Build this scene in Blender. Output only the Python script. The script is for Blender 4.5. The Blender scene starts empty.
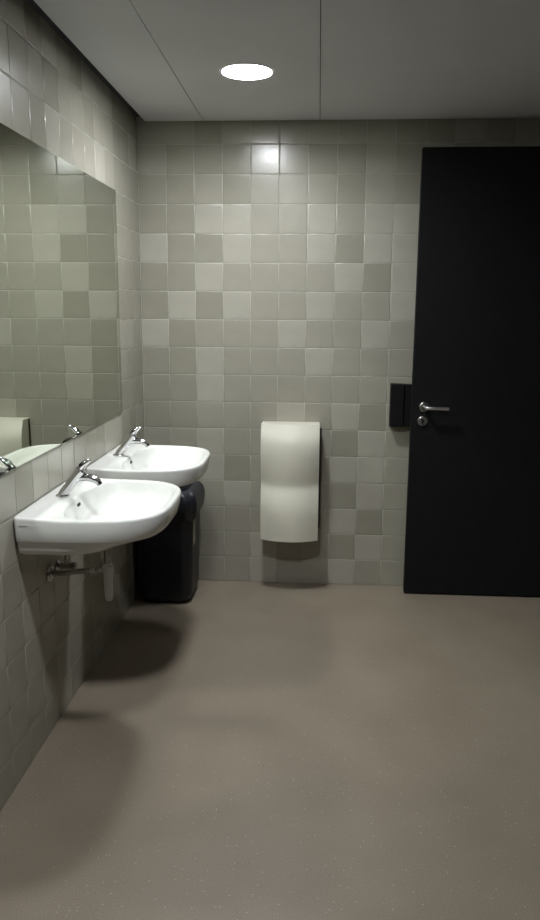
import bpy, bmesh, math, random
from mathutils import Vector, Matrix

random.seed(7)
scene = bpy.context.scene
col = scene.collection

# ------------------------------------------------------------------ camera
F_PX, PITCH, YAW, ROLL = 755.05, 0.1967, -0.0621, 0.0068
fw = Vector((math.sin(YAW) * math.cos(PITCH), math.cos(YAW) * math.cos(PITCH), -math.sin(PITCH)))
rt = fw.cross(Vector((0, 0, 1))).normalized()
up = rt.cross(fw)
rt, up = rt * math.cos(ROLL) + up * math.sin(ROLL), up * math.cos(ROLL) - rt * math.sin(ROLL)
cam_data = bpy.data.cameras.new('camera')
cam_data.sensor_fit = 'VERTICAL'
cam_data.sensor_height = 36.0
cam_data.lens = F_PX / 920 * 36.0
cam_data.clip_start = 0.02
cam = bpy.data.objects.new('camera', cam_data)
col.objects.link(cam)
m = Matrix((rt, up, -fw)).transposed().to_4x4()
m.translation = Vector((0.982, -4.216, 1.576))
cam.matrix_world = m
scene.camera = cam

# ------------------------------------------------------------------ world, exposure
world = bpy.data.worlds.new('world')
scene.world = world
world.use_nodes = True
world.node_tree.nodes['Background'].inputs[0].default_value = (0.02, 0.02, 0.022, 1)
world.node_tree.nodes['Background'].inputs[1].default_value = 0.2
vs = scene.view_settings
vs.view_transform = 'Standard'
vs.look = 'None'
vs.gamma = 1.0
vs.use_curve_mapping = False
vs.exposure = 0.9
# let the mirror throw lamp light back onto the floor as it does in the photograph
scene.cycles.caustics_reflective = True
scene.cycles.blur_glossy = 0.0
scene.cycles.sample_clamp_indirect = 0.0
scene.cycles.use_guiding = True
scene.cycles.use_surface_guiding = True
LAMP_STRENGTH = 150.0
LAMP_COLOR = (0.93, 0.96, 1.0)

# ------------------------------------------------------------------ sizes (metres)
T = 0.152            # tile pitch
H = 2.546            # ceiling underside
RX = 2.50            # right wall
FY = -5.40           # wall behind the camera
RIM = 0.902          # washbasin rim

# ------------------------------------------------------------------ helpers
def new_obj(name, mesh, mat=None, parent=None, loc=None):
    o = bpy.data.objects.new(name, mesh)
    col.objects.link(o)
    if mat is not None and len(mesh.materials) == 0:
        mesh.materials.append(mat)
    if parent is not None:
        o.parent = parent
    if loc is not None:
        o.location = loc
    return o

def empty(name, loc=(0, 0, 0)):
    o = bpy.data.objects.new(name, None)
    col.objects.link(o)
    o.location = loc
    o.empty_display_size = 0.1
    return o

def tag(o, label=None, cat=None, group=None, kind=None):
    if label: o['label'] = label
    if cat: o['category'] = cat
    if group: o['group'] = group
    if kind: o['kind'] = kind
    return o

def pydata(name, verts, faces, smooth=False):
    me = bpy.data.meshes.new(name)
    me.from_pydata(verts, [], faces)
    me.update()
    if smooth:
        me.polygons.foreach_set('use_smooth', [True] * len(me.polygons))
    return me

def bm_mesh(name, bm, smooth=False, angle=None):
    bmesh.ops.recalc_face_normals(bm, faces=bm.faces)
    me = bpy.data.meshes.new(name)
    bm.to_mesh(me)
    bm.free()
    if smooth:
        me.polygons.foreach_set('use_smooth', [True] * len(me.polygons))
        if angle:
            me.set_sharp_from_angle(angle=math.radians(angle))
    return me

def add_box(bm, x0, x1, y0, y1, z0, z1, bev=0.0, seg=2):
    vs_ = [bm.verts.new(p) for p in ((x0, y0, z0), (x1, y0, z0), (x1, y1, z0), (x0, y1, z0),
                                     (x0, y0, z1), (x1, y0, z1), (x1, y1, z1), (x0, y1, z1))]
    fs = [bm.faces.new([vs_[i] for i in f]) for f in
          ((0, 3, 2, 1), (4, 5, 6, 7), (0, 1, 5, 4), (1, 2, 6, 5), (2, 3, 7, 6), (3, 0, 4, 7))]
    if bev:
        es = list({e for f in fs for e in f.edges})
        bmesh.ops.bevel(bm, geom=es, offset=bev, segments=seg, profile=0.5, affect='EDGES')

def box_mesh(name, x0, x1, y0, y1, z0, z1, bev=0.0, seg=2):
    bm = bmesh.new()
    add_box(bm, x0, x1, y0, y1, z0, z1, bev, seg)
    return bm_mesh(name, bm)

def frame_of(d):
    d = d.normalized()
    a = Vector((0, 0, 1)) if abs(d.z) < 0.9 else Vector((1, 0, 0))
    s = d.cross(a).normalized()
    return s, s.cross(d).normalized()

def add_tube(bm, pts, radii, n=16, squash=1.0, caps=True):
    pts = [Vector(p) for p in pts]
    if not isinstance(radii, (list, tuple)):
        radii = [radii] * len(pts)
    rings = []
    s = None
    for i, p in enumerate(pts):
        if i == 0: d = pts[1] - pts[0]
        elif i == len(pts) - 1: d = pts[-1] - pts[-2]
        else: d = (pts[i + 1] - pts[i]).normalized() + (pts[i] - pts[i - 1]).normalized()
        d = d.normalized()
        if s is None:
            s, t = frame_of(d)
        else:
            s = (s - d * s.dot(d)).normalized()
            t = s.cross(d).normalized()
        rings.append([bm.verts.new(p + (s * math.cos(2 * math.pi * k / n) + t * math.sin(2 * math.pi * k / n) * squash) * radii[i])
                      for k in range(n)])
    for a, b in zip(rings, rings[1:]):
        for k in range(n):
            bm.faces.new((a[k], a[(k + 1) % n], b[(k + 1) % n], b[k]))
    if caps:
        bm.faces.new(rings[0]); bm.faces.new(rings[-1])

def tube_mesh(name, pts, radii, n=16, squash=1.0):
    bm = bmesh.new()
    add_tube(bm, pts, radii, n, squash)
    return bm_mesh(name, bm, smooth=True, angle=40)

def lathe_mesh(name, prof, axis='z', n=40):
    """prof: list of (radius, height); axis = direction of the height."""
    bm = bmesh.new()
    rings = []
    for r, h in prof:
        ring = []
        for k in range(n):
            a = 2 * math.pi * k / n
            c, s_ = r * math.cos(a), r * math.sin(a)
            p = (c, s_, h) if axis == 'z' else ((h, c, s_) if axis == 'x' else (c, h, s_))
            ring.append(bm.verts.new(p))
        rings.append(ring)
    for a, b in zip(rings, rings[1:]):
        for k in range(n):
            bm.faces.new((a[k], a[(k + 1) % n], b[(k + 1) % n], b[k]))
    bm.faces.new(rings[0]); bm.faces.new(rings[-1])
    return bm_mesh(name, bm, smooth=True, angle=35)

def loft(name, rings, cap_first=True, cap_last=True, angle=60):
    bm = bmesh.new()
    vr = [[bm.verts.new(p) for p in r] for r in rings]
    n = len(rings[0])
    for a, b in zip(vr, vr[1:]):
        for k in range(n):
            bm.faces.new((a[k], a[(k + 1) % n], b[(k + 1) % n], b[k]))
    if cap_first: bm.faces.new(vr[0])
    if cap_last: bm.faces.new(vr[-1])
    return bm_mesh(name, bm, smooth=True, angle=angle)

# ------------------------------------------------------------------ materials
def principled(name, color, rough=0.5, metal=0.0, spec=0.5):
    mt = bpy.data.materials.new(name)
    mt.use_nodes = True
    b = mt.node_tree.nodes['Principled BSDF']
    b.inputs['Base Color'].default_value = (*color, 1)
    b.inputs['Roughness'].default_value = rough
    b.inputs['Metallic'].default_value = metal
    b.inputs['Specular IOR Level'].default_value = spec
    return mt, mt.node_tree, b

def noise_color(mt, nt, b, c0, c1, scale, detail=3.0, coord='Object', lo=0.35, hi=0.65):
    tc = nt.nodes.new('ShaderNodeTexCoord')
    nz = nt.nodes.new('ShaderNodeTexNoise')
    nz.inputs['Scale'].default_value = scale
    nz.inputs['Detail'].default_value = detail
    rp = nt.nodes.new('ShaderNodeValToRGB')
    rp.color_ramp.elements[0].position = lo
    rp.color_ramp.elements[1].position = hi
    rp.color_ramp.elements[0].color = (*c0, 1)
    rp.color_ramp.elements[1].color = (*c1, 1)
    nt.links.new(tc.outputs[coord], nz.inputs['Vector'])
    nt.links.new(nz.outputs['Fac'], rp.inputs['Fac'])
    nt.links.new(rp.outputs['Color'], b.inputs['Base Color'])
    return tc, nz, rp

def add_bump(nt, b, scale, strength, dist=0.001, coord='Object', detail=2.0):
    tc = nt.nodes.new('ShaderNodeTexCoord')
    nz = nt.nodes.new('ShaderNodeTexNoise')
    nz.inputs['Scale'].default_value = scale
    nz.inputs['Detail'].default_value = detail
    bp = nt.nodes.new('ShaderNodeBump')
    bp.inputs['Strength'].default_value = strength
    bp.inputs['Distance'].default_value = dist
    nt.links.new(tc.outputs[coord], nz.inputs['Vector'])
    nt.links.new(nz.outputs['Fac'], bp.inputs['Height'])
    nt.links.new(bp.outputs['Normal'], b.inputs['Normal'])

def tile_mat(name, c):
    mt, nt, b = principled(name, c, 0.23)
    noise_color(mt, nt, b, tuple(v * 0.97 for v in c), tuple(min(1, v * 1.03) for v in c), 9.0)
    add_bump(nt, b, 26.0, 0.10, 0.0006)
    return mt

TILE = {'L': tile_mat('tile_light', (0.398, 0.382, 0.318)),
        'M': tile_mat('tile_mid', (0.339, 0.325, 0.264)),
        'D': tile_mat('tile_dark', (0.298, 0.286, 0.228))}
M = {}
M['grout'], nt, b = principled('grout', (0.56, 0.55, 0.50), 0.85)
noise_color(M['grout'], nt, b, (0.40, 0.39, 0.335), (0.45, 0.435, 0.375), 40)

# speckled vinyl floor
M['floor'], nt, b = principled('speckled_vinyl', (0.3, 0.26, 0.21), 0.42, spec=0.4)
tc, nz, rp = noise_color(M['floor'], nt, b, (0.214, 0.177, 0.133), (0.249, 0.208, 0.158), 3.0, 6.0, lo=0.3, hi=0.7)
vo = nt.nodes.new('ShaderNodeTexVoronoi'); vo.inputs['Scale'].default_value = 95
nt.links.new(tc.outputs['Object'], vo.inputs['Vector'])
lt = nt.nodes.new('ShaderNodeValToRGB')
lt.color_ramp.elements[0].position = 0.10; lt.color_ramp.elements[0].color = (1, 1, 1, 1)
lt.color_ramp.elements[1].position = 0.16; lt.color_ramp.elements[1].color = (0, 0, 0, 1)
nt.links.new(vo.outputs['Distance'], lt.inputs['Fac'])
sep = nt.nodes.new('ShaderNodeSeparateColor')
nt.links.new(vo.outputs['Color'], sep.inputs['Color'])
gt = nt.nodes.new('ShaderNodeMath'); gt.operation = 'GREATER_THAN'; gt.inputs[1].default_value = 0.86
nt.links.new(sep.outputs[0], gt.inputs[0])
mu = nt.nodes.new('ShaderNodeMath'); mu.operation = 'MULTIPLY'
nt.links.new(lt.outputs['Color'], mu.inputs[0]); nt.links.new(gt.outputs[0], mu.inputs[1])
fine = nt.nodes.new('ShaderNodeTexNoise'); fine.inputs['Scale'].default_value = 260; fine.inputs['Detail'].default_value = 1
nt.links.new(tc.outputs['Object'], fine.inputs['Vector'])
mxf = nt.nodes.new('ShaderNodeMix'); mxf.data_type = 'RGBA'; mxf.blend_type = 'OVERLAY'
mxf.inputs['Factor'].default_value = 0.35
nt.links.new(rp.outputs['Color'], mxf.inputs['A']); nt.links.new(fine.outputs['Fac'], mxf.inputs['B'])
mx = nt.nodes.new('ShaderNodeMix'); mx.data_type = 'RGBA'
mx.inputs['B'].default_value = (0.62, 0.60, 0.55, 1)
nt.links.new(mu.outputs[0], mx.inputs['Factor']); nt.links.new(mxf.outputs['Result'], mx.inputs['A'])
nt.links.new(mx.outputs['Result'], b.inputs['Base Color'])
add_bump(nt, b, 120.0, 0.12, 0.0006)

M['panel'], nt, b = principled('ceiling_panel_white', (0.5, 0.5, 0.5), 0.6, spec=0.08)
noise_color(M['panel'], nt, b, (0.61, 0.61, 0.62), (0.64, 0.64, 0.65), 2.0)
M['void'], nt, b = principled('ceiling_void', (0.02, 0.02, 0.025), 0.9)
noise_color(M['void'], nt, b, (0.015, 0.015, 0.02), (0.025, 0.025, 0.03), 5.0)
M['laminate'], nt, b = principled('charcoal_laminate', (0.05, 0.05, 0.052), 0.5)
noise_color(M['laminate'], nt, b, (0.045, 0.045, 0.047), (0.056, 0.056, 0.058), 12.0)
M['door'], nt, b = principled('black_door_paint', (0.010, 0.010, 0.011), 0.75, spec=0.2)
noise_color(M['door'], nt, b, (0.006, 0.006, 0.0065), (0.008, 0.008, 0.0085), 20.0)
add_bump(nt, b, 180.0, 0.08, 0.0005)
M['black'], nt, b = principled('black_plastic', (0.008, 0.008, 0.009), 0.6, spec=0.2)
noise_color(M['black'], nt, b, (0.004, 0.004, 0.004), (0.006, 0.006, 0.006), 30.0)
M['ceramic'], nt, b = principled('white_ceramic', (0.80, 0.80, 0.77), 0.10)
noise_color(M['ceramic'], nt, b, (0.725, 0.73, 0.70), (0.745, 0.75, 0.72), 4.0)
M['chrome'], nt, b = principled('chrome', (0.62, 0.62, 0.63), 0.12, metal=1.0)
noise_color(M['chrome'], nt, b, (0.58, 0.58, 0.59), (0.64, 0.64, 0.65), 30.0)
M['dull_chrome'], nt, b = principled('dull_chrome', (0.40, 0.39, 0.38), 0.22, metal=1.0)
noise_color(M['dull_chrome'], nt, b, (0.34, 0.33, 0.32), (0.42, 0.41, 0.40), 40.0)
M['steel'], nt, b = principled('brushed_steel', (0.58, 0.57, 0.55), 0.28, metal=1.0)
noise_color(M['steel'], nt, b, (0.68, 0.67, 0.65), (0.74, 0.73, 0.71), 60.0)
M['mirror'], nt, b = principled('mirror_glass', (0.66, 0.69, 0.60), 0.012, metal=1.0)
noise_color(M['mirror'], nt, b, (0.655, 0.685, 0.595), (0.665, 0.695, 0.605), 1.0)
M['mirror_edge'], nt, b = principled('mirror_edge', (0.45, 0.50, 0.46), 0.2)
noise_color(M['mirror_edge'], nt, b, (0.43, 0.48, 0.44), (0.47, 0.52, 0.48), 10.0)
M['dryer'], nt, b = principled('pale_lacquered_metal', (0.74, 0.73, 0.66), 0.32)
noise_color(M['dryer'], nt, b, (0.68, 0.66, 0.555), (0.70, 0.68, 0.575), 6.0)
M['dryer_side'], nt, b = principled('dark_grey_plastic', (0.045, 0.047, 0.05), 0.5)
noise_color(M['dryer_side'], nt, b, (0.04, 0.042, 0.045), (0.05, 0.052, 0.055), 20.0)
M['bin'], nt, b = principled('navy_black_plastic', (0.006, 0.008, 0.016), 0.42)
noise_color(M['bin'], nt, b, (0.003, 0.004, 0.009), (0.0045, 0.006, 0.012), 25.0)
M['liner'], nt, b = principled('bin_liner_film', (0.022, 0.025, 0.034), 0.42)
noise_color(M['liner'], nt, b, (0.011, 0.013, 0.019), (0.016, 0.018, 0.025), 12.0)
add_bump(nt, b, 28.0, 0.6, 0.006, detail=4.0)
M['sticker'], nt, b = principled('tan_sticker', (0.30, 0.27, 0.19), 0.6)
noise_color(M['sticker'], nt, b, (0.27, 0.24, 0.17), (0.33, 0.30, 0.21), 40.0)
M['white_plastic'], nt, b = principled('white_plastic', (0.62, 0.63, 0.62), 0.35)
noise_color(M['white_plastic'], nt, b, (0.60, 0.61, 0.60), (0.64, 0.65, 0.64), 20.0)
M['dark'], nt, b = principled('dark_opening', (0.02, 0.02, 0.02), 0.6)
noise_color(M['dark'], nt, b, (0.015, 0.015, 0.015), (0.025, 0.025, 0.025), 30.0)
M['print'], nt, b = principled('grey_print', (0.22, 0.22, 0.23), 0.4)
noise_color(M['print'], nt, b, (0.34, 0.34, 0.35), (0.38, 0.38, 0.39), 30.0)
M['trim'], nt, b = principled('white_lamp_trim', (0.8, 0.8, 0.8), 0.35)
noise_color(M['trim'], nt, b, (0.78, 0.78, 0.78), (0.82, 0.82, 0.82), 20.0)
lamp_m = bpy.data.materials.new('lamp_glow'); lamp_m.use_nodes = True
nt = lamp_m.node_tree
nt.nodes.remove(nt.nodes['Principled BSDF'])
em = nt.nodes.new('ShaderNodeEmission')
em.inputs['Color'].default_value = (*LAMP_COLOR, 1)
em.inputs['Strength'].default_value = LAMP_STRENGTH
nt.links.new(em.outputs[0], nt.nodes['Material Output'].inputs['Surface'])
M['lamp'] = lamp_m

# ------------------------------------------------------------------ floor, walls, ceiling
tag(new_obj('floor', box_mesh('floor', -0.15, RX + 1.6, FY - 0.15, 0.15, -0.10, 0.0), M['floor']),
    'taupe speckled vinyl floor', kind='structure')
VT = H + 0.16                                        # top of the ceiling void
wall_back = tag(new_obj('wall_back', box_mesh('wall_back', -0.15, RX + 0.15, 0.0016, 0.15, 0.0, VT), M['grout']),
                'square-tiled back wall in mixed greige shades', kind='structure')
wall_left = tag(new_obj('wall_left', box_mesh('wall_left', -0.15, -0.0016, FY - 0.15, 0.0016, 0.0, VT), M['grout']),
                'square-tiled left wall behind the washbasins', kind='structure')
wall_front = tag(new_obj('wall_front', box_mesh('wall_front', -0.004, RX + 0.15, FY - 0.15, FY, 0.0, VT), M['laminate']),
                 'charcoal laminate wall behind the camera', kind='structure')
# right wall with the doorway that the open black door belongs to
DY0, DY1 = -1.16, -0.17
bm = bmesh.new()
add_box(bm, RX, RX + 0.12, FY, DY0, 0.0, VT)
add_box(bm, RX, RX + 0.12, DY1, 0.004, 0.0, VT)
add_box(bm, RX, RX + 0.12, DY0, DY1, 2.40, VT)
tag(new_obj('wall_right', bm_mesh('wall_right', bm), M['laminate']), 'charcoal laminate wall on the door side', kind='structure')
bm = bmesh.new()
add_box(bm, RX - 0.012, RX + 0.13, DY0 - 0.05, DY0, 0.0, 2.44, 0.003)
add_box(bm, RX - 0.012, RX + 0.13, DY1, DY1 + 0.04, 0.0, 2.44, 0.003)
add_box(bm, RX - 0.012, RX + 0.13, DY0, DY1, 2.395, 2.44, 0.003)
tag(new_obj('trim_1', bm_mesh('trim_1', bm), M['door']), 'black door frame in the right wall', kind='structure')
tag(new_obj('wall_corridor', box_mesh('wall_corridor', RX + 1.45, RX + 1.55, -1.9, 0.5, 0.0, VT), M['grout']),
    'corridor wall beyond the doorway', kind='structure')
tag(new_obj('wall_corridor_end', box_mesh('wall_corridor_end', RX + 0.15, RX + 1.45, 0.15, 0.25, 0.0, VT), M['grout']),
    'end wall of the corridor', kind='structure')
tag(new_obj('wall_corridor_side', box_mesh('wall_corridor_side', RX + 0.12, RX + 1.45, -1.9, -1.8, 0.0, VT), M['grout']),
    'side wall of the corridor', kind='structure')

# tile mesh: flat glazed face with a soft pillowed edge, facing -Y, shared by every full tile
TH = 0.0075
def tile_mesh(name, w, h, mat):
    verts, norms, faces = [], [], []
    # (inset, depth, edge-normal tilt)
    prof = ((0.0, TH, 1.0), (0.0, 0.0013, 0.5), (0.0012, 0.0004, 0.25), (0.0040, 0.0, 0.0))
    for ins, d, k in prof:
        for sx, sz in ((-1, -1), (1, -1), (1, 1), (-1, 1)):
            verts.append((sx * (w / 2 - ins), d, sz * (h / 2 - ins)))
            norms.append(Vector((sx * k, -(1 - k) - 0.05, sz * k)).normalized())
    n = len(prof)
    for r in range(n - 1):
        for k in range(4):
            a, b_ = r * 4 + k, r * 4 + (k + 1) % 4
            faces.append((a, b_, b_ + 4, a + 4))
    faces.append(tuple((n - 1) * 4 + k for k in range(4)))
    me = pydata(name, verts, faces, smooth=True)
    me.normals_split_custom_set_from_vertices(norms)
    me.materials.append(mat)
    return me

_tm = {}
def get_tile(w, h, shade):
    key = (round(w, 4), round(h, 4), shade)
    if key not in _tm:
        _tm[key] = tile_mesh('tile_' + shade, w, h, TILE[shade])
    return _tm[key]

GAP = 0.0024
ROWS_TOP = math.floor(H / T)                         # 16 full rows, then a cut row under the ceiling
PATTERN = [                                           # read from the photograph, top row first
    'MMDMMMMMMDDMDMMDM',
    'MDDDMMDDMDMDMMDMM',
    'DDMDMMMDMDMMDMLMM',
    'DDLLMMLMLLMDMLMDM',
    'LDDLMMLDLLMMDMMLM',
    'DDLMMMMLDLDMLMDMM',
    'DLDLMMLMMLMMMDMLM',
    'LDMMMLMMLMMLMMMDM',
    'DDLMMMLMMMDMMLMMD',
    'DDLMMMMMMMMDMMLMM',
    'DDMMMLMLDMLMMDMMM',
    'MMLMMMMDLMMMLMMDM',
    'MMLDMMMLLMMDMMLMM',
    'MMMLMMMDLMLMMDMML',
    'MMMMMMMLDMMMDMLMM',
    'MMMMLMMDLMMLMMMDM',
    'MDMMLMMLMMDMMLMMM']
rt_ = random.Random(3)
for r in range(17):
    top = 16 - r
    z0, z1 = top * T, min((top + 1) * T, VT - 0.005)
    if r == 0: z1 = H + 0.03
    for c in range(17):
        x0, x1 = c * T, min((c + 1) * T, RX - 0.002)
        if x1 - x0 < 0.02: continue
        me = get_tile(x1 - x0 - GAP, z1 - z0 - GAP, PATTERN[r][c])
        o = new_obj('tile', me, parent=wall_back, loc=((x0 + x1) / 2, 0.0, (z0 + z1) / 2))
        o.rotation_euler = (rt_.uniform(-1, 1) * 0.0028, 0, rt_.uniform(-1, 1) * 0.0028)
        if (r, c) == (1, 5): o.rotation_euler = (0.0, 0, 0.013)      # this one sits a little askew, so the lamp's image breaks at the joint

# left wall: columns start at the corner with a cut tile; rows 7..13 are replaced by the mirror
MY0, MY1 = -2.32, -0.495
MZ0, MZ1 = 7 * T, 14 * T
LEFT0 = -0.039
left_tiles = []
ZL = [0.0, 0.128, 0.284, 0.440, 0.596, 0.752, 0.908] + [k * T for k in range(7, 15)] + [2.288, 2.443, 2.596, VT - 0.004]
edges = [0.0]
y = LEFT0
while y > FY:
    edges.append(y); y -= T
edges.append(FY)
LP = random.Random(11)
for i in range(len(edges) - 1):
    ya, yb = edges[i], edges[i + 1]
    if ya - yb < 0.012: continue
    for row in range(len(ZL) - 1):
        z0, z1 = ZL[row], ZL[row + 1]
        ymid = (ya + yb) / 2
        if z0 > MZ0 - 0.01 and z1 < MZ1 + 0.01 and MY0 < ymid < MY1: continue
        if i <= 3: sh = LP.choice('DDMD')
        elif i <= 5: sh = LP.choice('LLLM')
        else: sh = LP.choice('LMMDM')
        left_tiles.append((ymid, (z0 + z1) / 2, ya - yb - GAP, z1 - z0 - GAP, sh))
for (ym, zm, w, h, sh) in left_tiles[:300]:
    o = new_obj('tile', get_tile(w, h, sh), parent=wall_left, loc=(0.0, ym, zm))
    o.rotation_euler = (0, LP.uniform(-1, 1) * 0.0028, math.radians(90) + LP.uniform(-1, 1) * 0.0028)
bm = bmesh.new()
for (ym, zm, w, h, sh) in left_tiles[300:]:
    add_box(bm, -TH, 0.0, ym - w / 2, ym + w / 2, zm - h / 2, zm + h / 2)
if left_tiles[300:]:
    tag(new_obj('tile_rows', bm_mesh('tile_rows', bm), TILE['M'], wall_left), kind='stuff')
else:
    bm.free()

# ceiling: dark void above, long white panels below with a shadow gap along the left wall
ceiling = tag(new_obj('ceiling', box_mesh('ceiling', -0.15, RX + 1.6, FY - 0.15, 0.5, VT, VT + 0.08), M['void']),
              'suspended ceiling of long pale panels with a shadow gap', kind='structure')
px = [0.046, 0.357, 0.969, RX - 0.004]
py = [-0.006, -3.30, FY + 0.004]
LAMPS = [(0.664, -0.83), (0.664, -2.60)]
LR = 0.104
def panel_mesh(x0, x1, y0, y1, z0, z1, holes):
    bm = bmesh.new()
    loops = [[(x0, y0), (x1, y0), (x1, y1), (x0, y1)]]
    for hx_, hy_ in holes:
        loops.append([(hx_ + (LR + 0.001) * math.cos(2 * math.pi * k / 48), hy_ + (LR + 0.001) * math.sin(2 * math.pi * k / 48)) for k in range(48)])
    edges_ = []
    for lp in loops:
        vv = [bm.verts.new((x, y, z0)) for x, y in lp]
        edges_ += [bm.edges.new((vv[k], vv[(k + 1) % len(vv)])) for k in range(len(vv))]
    res = bmesh.ops.triangle_fill(bm, edges=edges_, use_beauty=True)
    fs = [g for g in res['geom'] if isinstance(g, bmesh.types.BMFace)]
    ext = bmesh.ops.extrude_face_region(bm, geom=fs)
    for v in ext['geom']:
        if isinstance(v, bmesh.types.BMVert): v.co.z = z1
    return bm_mesh('ceiling_panel', bm)
for a, b_ in zip(px, px[1:]):
    for c, d in zip(py, py[1:]):
        new_obj('ceiling_panel', panel_mesh(a + 0.0015, b_ - 0.0015, d + 0.0015, c - 0.0015, H, H + 0.022,
                                            [l for l in LAMPS if a < l[0] < b_ and d < l[1] < c]), M['panel'], ceiling)
for x in px[1:-1]:
    new_obj('joint_strip', box_mesh('joint_strip', x - 0.02, x + 0.02, FY + 0.01, -0.01, H + 0.0225, H + 0.03), M['void'], ceiling)
new_obj('shadow_gap_channel', box_mesh('shadow_gap_channel', 0.001, 0.07, FY + 0.01, -0.01, H + 0.0225, H + 0.04), M['void'], ceiling)

# ------------------------------------------------------------------ ceiling lamps
RECESS = 0.026
def lamp(x, y, label):
    root = tag(empty('ceiling_lamp', (x, y, H)), label, 'lamp', 'round downlights in a row')
    R = LR
    # trim ring and reflector can, open at the bottom
    n = 56
    prof_ = [(R + 0.010, -0.0003), (R + 0.009, -0.0025), (R + 0.002, -0.0032), (R - 0.001, -0.002), (R - 0.0025, RECESS)]
    vs_, fs_ = [], []
    for r_, h_ in prof_:
        vs_ += [(r_ * math.cos(2 * math.pi * k / n), r_ * math.sin(2 * math.pi * k / n), h_) for k in range(n)]
    for q in range(len(prof_) - 1):
        fs_ += [(q * n + k, q * n + (k + 1) % n, (q + 1) * n + (k + 1) % n, (q + 1) * n + k) for k in range(n)]
    new_obj('trim_ring', pydata('trim_ring', vs_, fs_), M['trim'], root)
    new_obj('diffuser', lathe_mesh('diffuser', [(R - 0.003, RECESS + 0.004), (R - 0.003, RECESS), (R * 0.6, RECESS - 0.001), (R * 0.15, RECESS - 0.0015)], n=n), M['lamp'], root)
lamp(*LAMPS[0], 'round glowing downlight in the ceiling near the back wall')
lamp(*LAMPS[1], 'round downlight overhead, second from the back wall')

# ------------------------------------------------------------------ mirror
mr = tag(empty('wall_mirror', (0.0, (MY0 + MY1) / 2, MZ0)), 'large frameless mirror set into the left wall above the washbasins', 'mirror')
w2 = (MY1 - MY0) / 2 - 0.001
hh = MZ1 - MZ0
new_obj('mirror_backing', box_mesh('mirror_backing', -0.004, 0.0028, -w2, w2, 0.001, hh - 0.001), M['mirror_edge'], mr)
new_obj('mirror_glass', box_mesh('mirror_glass', 0.003, 0.006, -w2, w2, 0.001, hh - 0.001), M['mirror'], mr)

# ------------------------------------------------------------------ washbasins
def ring(cx, bf, bb, a, nf, nb, zf, n=96):
    pts = []
    for k in range(n):
        t = 2 * math.pi * (k + 0.5) / n
        c, s = math.cos(t), math.sin(t)
        e = nf if s > 0 else nb
        b_ = bf if s > 0 else bb
        y_ = a * math.copysign(abs(c) ** (2 / e), c)
        x_ = cx + b_ * math.copysign(abs(s) ** (2 / e), s)
        pts.append((x_, y_, zf(x_) if callable(zf) else zf))
    return pts

def lift(base):                                       # the deck rises gently towards the wall
    return lambda x: base + 0.008 * max(0.0, min(1.0, (0.085 - x) / 0.075))

HW, PR = 0.314, 0.479
NF = 3.6                                               # squareness of the front corners
def basin_mesh():
    R = []
    c = 0.10
    # flat underside, then the belly rising to the apron
    R.append(ring(c, 0.06, 0.097, 0.12, 2.6, 14, -0.1275))
    R.append(ring(c, 0.18, 0.097, 0.265, 3.2, 14, -0.127))
    R.append(ring(c, 0.210, 0.097, 0.286, 3.4, 16, -0.124))
    R.append(ring(c, 0.228, 0.097, 0.294, 3.4, 18, -0.118))
    R.append(ring(c, 0.262, 0.097, 0.298, 3.4, 18, -0.106))
    R.append(ring(c, 0.310, 0.097, 0.300, 3.4, 18, -0.093))
    R.append(ring(c, 0.342, 0.097, 0.301, NF, 18, -0.0835))
    R.append(ring(c, 0.352, 0.097, 0.3025, NF, 20, -0.0795))
    R.append(ring(c, 0.3605, 0.097, 0.3075, NF, 20, -0.0775))
    R.append(ring(c, 0.3665, 0.097, 0.3105, NF, 20, -0.072))
    # apron up to the rim
    R.append(ring(c, PR - 0.1045, 0.0985, HW - 0.002, NF, 22, -0.040))
    R.append(ring(c, PR - 0.1000, 0.0990, HW, NF, 22, lift(-0.009)))
    R.append(ring(c, PR - 0.1015, 0.0985, HW - 0.0015, NF, 22, lift(-0.0035)))
    R.append(ring(c, PR - 0.1050, 0.0960, HW - 0.0050, NF, 22, lift(-0.0004)))
    R.append(ring(c, PR - 0.1090, 0.0920, HW - 0.0090, NF, 20, lift(0.0)))
    # rim and deck, then the bowl
    R.append(ring(0.222, PR - 0.241, 0.116, HW - 0.021, 3.3, 2.5, 0.0))
    R.append(ring(0.222, PR - 0.246, 0.111, HW - 0.026, 3.3, 2.5, -0.0018))
    R.append(ring(0.222, PR - 0.251, 0.106, HW - 0.031, 3.3, 2.5, -0.007))
    R.append(ring(0.222, PR - 0.260, 0.100, HW - 0.042, 3.1, 2.5, -0.030))
    R.append(ring(0.222, PR - 0.280, 0.090, HW - 0.070, 2.8, 2.4, -0.060))
    R.append(ring(0.222, PR - 0.312, 0.074, HW - 0.115, 2.5, 2.3, -0.085))
    R.append(ring(0.222, PR - 0.367, 0.050, HW - 0.185, 2.1, 2.2, -0.098))
    R.append(ring(0.222, 0.045, 0.028, 0.055, 2.0, 2.0, -0.103))
    R.append(ring(0.222, 0.020, 0.020, 0.020, 2.0, 2.0, -0.1045))
    return loft('basin_body', R, angle=70)

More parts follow.
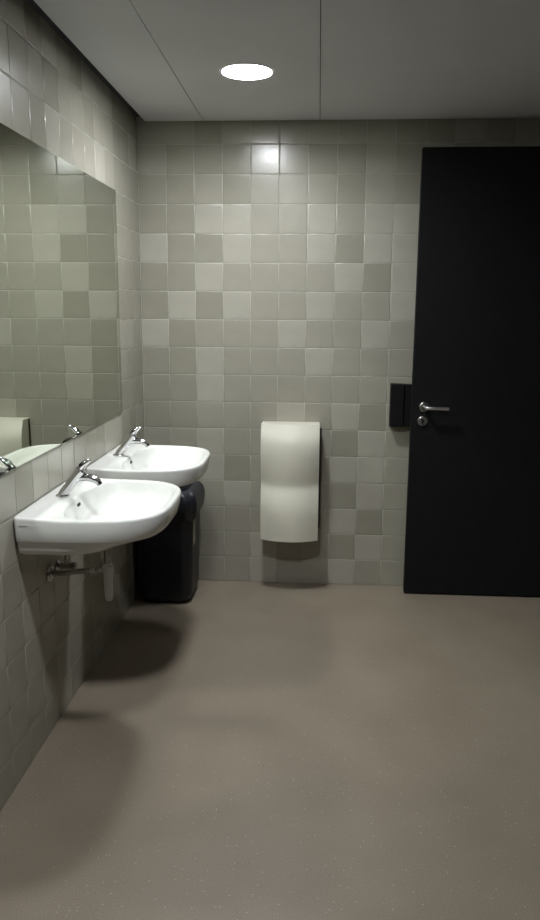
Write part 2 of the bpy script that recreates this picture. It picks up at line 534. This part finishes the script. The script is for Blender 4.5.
BASIN = basin_mesh()
DRAIN = lathe_mesh('drain_ring', [(0.027, 0.0), (0.027, 0.002), (0.023, 0.004), (0.016, 0.003), (0.004, 0.002)], n=32)
def make_basin(yc, label):
    root = tag(empty('washbasin', (0.001, yc, RIM)), label, 'washbasin', 'white wall-hung washbasins')
    body = new_obj('basin_body', BASIN, M['ceramic'], root)
    new_obj('drain', DRAIN, M['chrome'], root, (0.222, 0, -0.1045))
    # overflow slot at the back of the bowl
    new_obj('overflow_slot', box_mesh('overflow_slot', 0.114, 0.1245, -0.016, 0.016, -0.034, -0.022, 0.003), M['dark'], root)
    # small maker's mark on the left flank of the apron
    bmv = bmesh.new()
    for k in range(5):
        x0 = 0.024 + k * 0.0058
        add_box(bmv, x0, x0 + 0.0042, -HW - 0.0006, -HW + 0.0035, -0.0205, -0.0180)
    new_obj('maker_mark', bm_mesh('maker_mark', bmv), M['print'], root)
    return root

def copy_tree(o, parent=None):
    c = o.copy(); col.objects.link(c); c.parent = parent
    for ch in list(o.children):
        copy_tree(ch, c)
    return c

NEAR, FAR = -1.600, -0.818
b1 = make_basin(NEAR, 'nearer white ceramic washbasin, cut by the left edge of the photo')
b2 = copy_tree(b1); b2.location.y = FAR
b2['label'] = 'farther white ceramic washbasin, the one nearest the back wall'

# ------------------------------------------------------------------ taps
def make_tap(yc, label):
    root = tag(empty('mixer_tap', (0.064, yc, RIM + 0.003)), label, 'tap', 'chrome mixer taps')
    new_obj('base_ring', lathe_mesh('base_ring', [(0.025, 0.0), (0.025, 0.004), (0.022, 0.007), (0.018, 0.008)], n=32), M['chrome'], root)
    new_obj('tap_body', tube_mesh('tap_body', [(0.0, 0, 0.005), (0.008, 0, 0.016), (0.040, 0, 0.056), (0.062, 0, 0.084), (0.074, 0, 0.099), (0.077, 0, 0.1025)],
                                  [0.0175, 0.0175, 0.0180, 0.0205, 0.0205, 0.016], 24), M['chrome'], root)
    sp = new_obj('spout', tube_mesh('spout', [(0.050, 0, 0.066), (0.078, 0, 0.073), (0.103, 0, 0.072), (0.126, 0, 0.063), (0.137, 0, 0.055)],
                                    [0.014, 0.0150, 0.0140, 0.0130, 0.0120], 20), M['chrome'], root)
    new_obj('aerator', tube_mesh('aerator', [(0.133, 0, 0.057), (0.141, 0, 0.046)], [0.0105, 0.010], 16), M['dull_chrome'], sp)
    new_obj('lever', tube_mesh('lever', [(0.068, 0, 0.100), (0.077, 0, 0.114), (0.087, 0, 0.124), (0.101, 0, 0.133), (0.109, 0, 0.137)],
                               [0.016, 0.0175, 0.0150, 0.010, 0.006], 18, 0.75), M['chrome'], root)
    return root
t1 = make_tap(NEAR, 'chrome mixer tap on the nearer washbasin')
t2 = copy_tree(t1); t2.location.y = FAR
t2['label'] = 'chrome mixer tap on the farther washbasin'

# ------------------------------------------------------------------ waste traps and angle valves
def make_trap(yc, label, drop, cup):
    root = tag(empty('waste_trap', (0.0, yc, 0.61)), label, 'pipe', 'waste traps under the washbasins')
    new_obj('wall_rosette', lathe_mesh('wall_rosette', [(0.034, 0.001), (0.034, 0.004), (0.029, 0.012), (0.021, 0.016)], axis='x', n=32), M['dull_chrome'], root, (0, 0, -0.002))
    new_obj('waste_pipe', tube_mesh('waste_pipe', [(0.004, 0, -0.002), (0.05, 0, 0.0), (0.12, 0, 0.010), (0.21, 0, 0.019)], 0.0105, 16), M['dull_chrome'], root)
    new_obj('coupling_nut', tube_mesh('coupling_nut', [(0.158, 0, 0.0135), (0.178, 0, 0.0158)], 0.0160, 8), M['dull_chrome'], root)
    new_obj('tail_pipe', tube_mesh('tail_pipe', [(0.222, 0, 0.1635), (0.222, 0, 0.03)], 0.0135, 18), M['dull_chrome'], root)
    new_obj('trap_cup', lathe_mesh('trap_cup', [(0.008, drop), (0.013, drop + 0.004), (0.0155, drop + 0.020), (0.018, 0.002), (0.021, 0.003), (0.021, 0.024), (0.018, 0.028), (0.014, 0.036)], n=32), cup, root, (0.222, 0, 0.008))
    return root
def make_valve(yc, label):
    root = tag(empty('angle_valve', (0.0, yc + 0.085, 0.608)), label, 'valve', 'angle valves under the washbasins')
    new_obj('valve_rosette', lathe_mesh('valve_rosette', [(0.024, 0.001), (0.024, 0.004), (0.014, 0.010)], axis='x', n=28), M['dull_chrome'], root)
    new_obj('valve_body', tube_mesh('valve_body', [(0.006, 0, 0), (0.052, 0, 0)], 0.0115, 16), M['dull_chrome'], root)
    new_obj('valve_knob', tube_mesh('valve_knob', [(0.052, 0, 0), (0.056, 0, 0), (0.072, 0, 0), (0.075, 0, 0)], [0.012, 0.0155, 0.0155, 0.012], 10), M['dull_chrome'], root)
    new_obj('supply_hose', tube_mesh('supply_hose', [(0.036, 0, 0.006), (0.036, 0, 0.03), (0.042, -0.006, 0.08), (0.055, -0.02, 0.163)], 0.006, 12), M['dull_chrome'], root)
    return root
tr1 = make_trap(NEAR, 'chrome waste pipe and white bottle trap under the nearer washbasin', -0.110, M['white_plastic'])
make_trap(FAR, 'chrome waste pipe and trap under the farther washbasin', -0.020, M['dull_chrome'])
v1 = make_valve(NEAR, 'small chrome angle valve under the nearer washbasin')
v2 = copy_tree(v1); v2.location.y = FAR + 0.085
v2['label'] = 'small chrome angle valve under the farther washbasin'

# ------------------------------------------------------------------ hand dryer
hd = tag(empty('hand_dryer', (0.838, 0.0, 0.308)), 'pale hand dryer with a wave-shaped front, low on the back wall', 'hand dryer')
DW, DH = 0.161, 0.650
def prof_raw(v):                                          # v: 0 bottom .. 1 top, distance of the front from the wall
    if v < 0.22: return 0.142 + 0.006 * math.sin(0.5 * math.pi * v / 0.22)
    if v < 0.475: return 0.148 - 0.036 * (1.0 - math.cos(0.5 * math.pi * (v - 0.22) / 0.255))
    if v < 0.82: return 0.112 + 0.036 * math.sin(0.5 * math.pi * (v - 0.475) / 0.345)
    return 0.148 - 0.040 * (1.0 - math.cos(0.5 * math.pi * (v - 0.82) / 0.18))
def prof(v):
    ks = [min(1.0, max(0.0, v + 0.055 * (k / 6.0))) for k in range(-6, 7)]
    ws = [1.0 - abs(k) / 7.0 for k in range(-6, 7)]
    return sum(w * prof_raw(k) for w, k in zip(ws, ks)) / sum(ws)
NU, NV = 20, 80
verts, faces = [], []
for layer in (0, 1):
    for j in range(NV + 1):
        v = j / NV
        for i in range(NU + 1):
            u = -1 + 2 * i / NU
            bulge = 0.050 * (1 - u * u) * (1.0 if v < 0.5 else 1.0 - 0.6 * (v - 0.5) / 0.5)
            yy = -(prof(v) + bulge) + (0.006 if layer else 0.0)
            verts.append((u * DW, yy, v * DH))
W_ = NU + 1
off = W_ * (NV + 1)
for j in range(NV):
    for i in range(NU):
        a = j * W_ + i
        faces.append((a, a + 1, a + 1 + W_, a + W_))
        faces.append((off + a, off + a + W_, off + a + 1 + W_, off + a + 1))
for j in range(NV):
    for i in (0, NU):
        a = j * W_ + i
        q = (a, a + W_, off + a + W_, off + a)
        faces.append(q if i == 0 else q[::-1])
for i in range(NU):
    for j in (0, NV):
        a = j * W_ + i
        q = (a, off + a, off + a + 1, a + 1)
        faces.append(q if j == 0 else q[::-1])
me = pydata('front_cover', verts, faces, smooth=True)
me.set_sharp_from_angle(angle=math.radians(40))
new_obj('front_cover', me, M['dryer'], hd)
# top plate of the cover: closes the cover back to the wall
bm = bmesh.new()
pts = [(-DW, -0.0995)] + [(-DW + 2 * DW * i / NU, -(prof(1.0) + 0.020 * (1 - (-1 + 2 * i / NU) ** 2)) + 0.0065) for i in range(NU + 1)] + [(DW, -0.0995)]
pts = [(-DW + 0.002, -0.003), ] + [(x, y_) for x, y_ in pts[1:-1]] + [(DW - 0.002, -0.003)]
lo = [bm.verts.new((x, y_, DH - 0.008)) for x, y_ in pts]
hi = [bm.verts.new((x, y_, DH - 0.0005)) for x, y_ in pts]
bm.faces.new(lo); bm.faces.new(hi)
for k in range(len(pts)):
    bm.faces.new((lo[k], lo[(k + 1) % len(pts)], hi[(k + 1) % len(pts)], hi[k]))
new_obj('top_plate', bm_mesh('top_plate', bm), M['dryer'], hd)
for sgn in (-1, 1):
    xa, xb = sorted((sgn * (DW - 0.0005), sgn * (DW - 0.005)))
    ff = [(xx, yy, j / NV * DH) for j in range(NV + 1) for xx in (xa, xb) for yy in (-(prof(j / NV)) + 0.004, -0.036)]
    fc = []
    for j in range(NV):
        a, c_ = j * 4, j * 4 + 4
        fc += [(a, a + 1, c_ + 1, c_), (a + 2, c_ + 2, c_ + 3, a + 3), (a + 1, a + 3, c_ + 3, c_ + 1), (a, c_, c_ + 2, a + 2)]
    fc += [(0, 2, 3, 1), (NV * 4, NV * 4 + 1, NV * 4 + 3, NV * 4 + 2)]
    new_obj('cover_side', pydata('cover_side', ff, fc), M['dryer'], hd)
new_obj('housing', box_mesh('housing', -DW + 0.006, DW - 0.006, -0.092, -0.001, 0.012, DH - 0.009, 0.004), M['dryer_side'], hd)
new_obj('back_plate', box_mesh('back_plate', -DW + 0.002, DW + 0.010, -0.012, -0.0005, 0.03, DH - 0.03, 0.003), M['dryer_side'], hd)
new_obj('air_outlet', box_mesh('air_outlet', -0.075, 0.075, -0.090, -0.045, 0.004, 0.0125, 0.002), M['dark'], hd)

# ------------------------------------------------------------------ waste bin
wb = tag(empty('waste_bin', (0.176, -0.235, 0.0)), 'dark navy plastic waste bin with a black liner, in the corner behind the washbasins', 'bin')
def rrect(hx, hy, rad, z, n=10, wob=0.0, seed=0):
    pts = []
    for cx, cy, a0 in ((hx - rad, hy - rad, 0), (-hx + rad, hy - rad, 90), (-hx + rad, -hy + rad, 180), (hx - rad, -hy + rad, 270)):
        for k in range(n + 1):
            a = math.radians(a0 + 90 * k / n)
            ph = (len(pts)) * 0.9 + seed
            w = wob * (math.sin(ph) + 0.6 * math.sin(ph * 2.3 + 1.0))
            pts.append((cx + (rad + w) * math.cos(a), cy + (rad + w) * math.sin(a), z + w * 0.8))
    return pts
R = [rrect(0.085, 0.100, 0.05, 0.0), rrect(0.112, 0.127, 0.06, 0.003), rrect(0.130, 0.145, 0.062, 0.014), rrect(0.141, 0.156, 0.063, 0.034), rrect(0.147, 0.162, 0.063, 0.062),
     rrect(0.151, 0.166, 0.062, 0.25), rrect(0.157, 0.172, 0.062, 0.50), rrect(0.160, 0.175, 0.062, 0.560), rrect(0.164, 0.179, 0.062, 0.563), rrect(0.164, 0.179, 0.062, 0.580),
     rrect(0.156, 0.171, 0.056, 0.580), rrect(0.151, 0.166, 0.056, 0.56), rrect(0.132, 0.147, 0.05, 0.02)]
new_obj('bin_body', loft('bin_body', R, angle=50), M['bin'], wb)
L = [rrect(0.164, 0.179, 0.064, 0.478, wob=0.006, seed=1), rrect(0.171, 0.186, 0.066, 0.494, wob=0.006, seed=1.2), rrect(0.178, 0.193, 0.068, 0.535, wob=0.005, seed=1.6),
     rrect(0.180, 0.195, 0.070, 0.570, wob=0.004, seed=1.8), rrect(0.174, 0.189, 0.070, 0.600, wob=0.004, seed=2), rrect(0.160, 0.175, 0.066, 0.622, wob=0.003, seed=2), rrect(0.142, 0.157, 0.060, 0.634, wob=0.003, seed=2),
     rrect(0.128, 0.143, 0.056, 0.632, wob=0.003, seed=2.4), rrect(0.122, 0.137, 0.054, 0.600, wob=0.005, seed=3), rrect(0.110, 0.120, 0.05, 0.42, wob=0.007, seed=4), rrect(0.06, 0.07, 0.04, 0.36, wob=0.004, seed=5)]
new_obj('liner', loft('liner', L, cap_first=False, angle=80), M['liner'], wb)
new_obj('sticker', box_mesh('sticker', 0.1545, 0.1575, -0.125, -0.055, 0.33, 0.46), M['sticker'], wb)

# ------------------------------------------------------------------ black wall box by the door
bx = tag(empty('wall_box', (1.44, 0.0, 0.945)), 'small black box on the tiled wall beside the door handle', 'box')
new_obj('housing', box_mesh('housing', -0.056, 0.016, -0.060, -0.0005, 0.0, 0.236, 0.003), M['black'], bx)
new_obj('side_cover', box_mesh('side_cover', 0.0165, 0.075, -0.050, -0.0005, 0.002, 0.234, 0.003), M['black'], bx)

# ------------------------------------------------------------------ door leaf, swung open against the back wall
DX0, DX1 = 1.4915, 2.435
YF = -0.128
dr = tag(empty('door_1', (DX0, YF, 0.0)), 'tall matt black door standing open against the back wall', kind='structure')
DL = DX1 - DX0
new_obj('door_leaf', box_mesh('door_leaf', 0, DL, 0.0, 0.042, 0.008, 2.386, 0.002, 1), M['door'], dr)
new_obj('hinge_knuckle', tube_mesh('hinge_knuckle', [(DL + 0.03, 0.0, 0.25), (DL + 0.03, 0.0, 0.37)], 0.01, 12), M['steel'], dr)
new_obj('hinge_knuckle', tube_mesh('hinge_knuckle', [(DL + 0.03, 0.0, 2.05), (DL + 0.03, 0.0, 2.17)], 0.01, 12), M['steel'], dr)
new_obj('hinge_plate', box_mesh('hinge_plate', DL - 0.001, DL + 0.064, 0.002, 0.006, 0.25, 0.37), M['steel'], dr)
new_obj('hinge_plate', box_mesh('hinge_plate', DL - 0.001, DL + 0.064, 0.002, 0.006, 2.05, 2.17), M['steel'], dr)
hx, hz = 0.066, 1.067
rose = new_obj('handle_rose', lathe_mesh('handle_rose', [(0.026, -0.0005), (0.026, -0.007), (0.0235, -0.0095), (0.011, -0.0095)], axis='y', n=36), M['steel'], dr, (hx, 0, hz))
new_obj('lever_handle', tube_mesh('lever_handle', [(0, -0.008, 0), (0, -0.040, 0), (0.004, -0.050, 0), (0.014, -0.055, 0), (0.060, -0.055, -0.001), (0.122, -0.055, -0.002), (0.1245, -0.055, -0.002)],
                                  [0.0095, 0.0095, 0.0095, 0.0095, 0.0092, 0.009, 0.006], 18), M['steel'], rose)
kr = new_obj('key_rose', lathe_mesh('key_rose', [(0.0255, -0.0005), (0.0255, -0.007), (0.023, -0.0095), (0.009, -0.0095)], axis='y', n=36), M['steel'], dr, (hx - 0.006, 0, hz - 0.076))
bm = bmesh.new()
add_tube(bm, [(0, -0.009, 0.004), (0, -0.0125, 0.004)], 0.0085, 20)
add_box(bm, -0.0048, 0.0048, -0.0125, -0.009, -0.018, 0.0)
new_obj('lock_cylinder', bm_mesh('lock_cylinder', bm), M['dull_chrome'], kr)
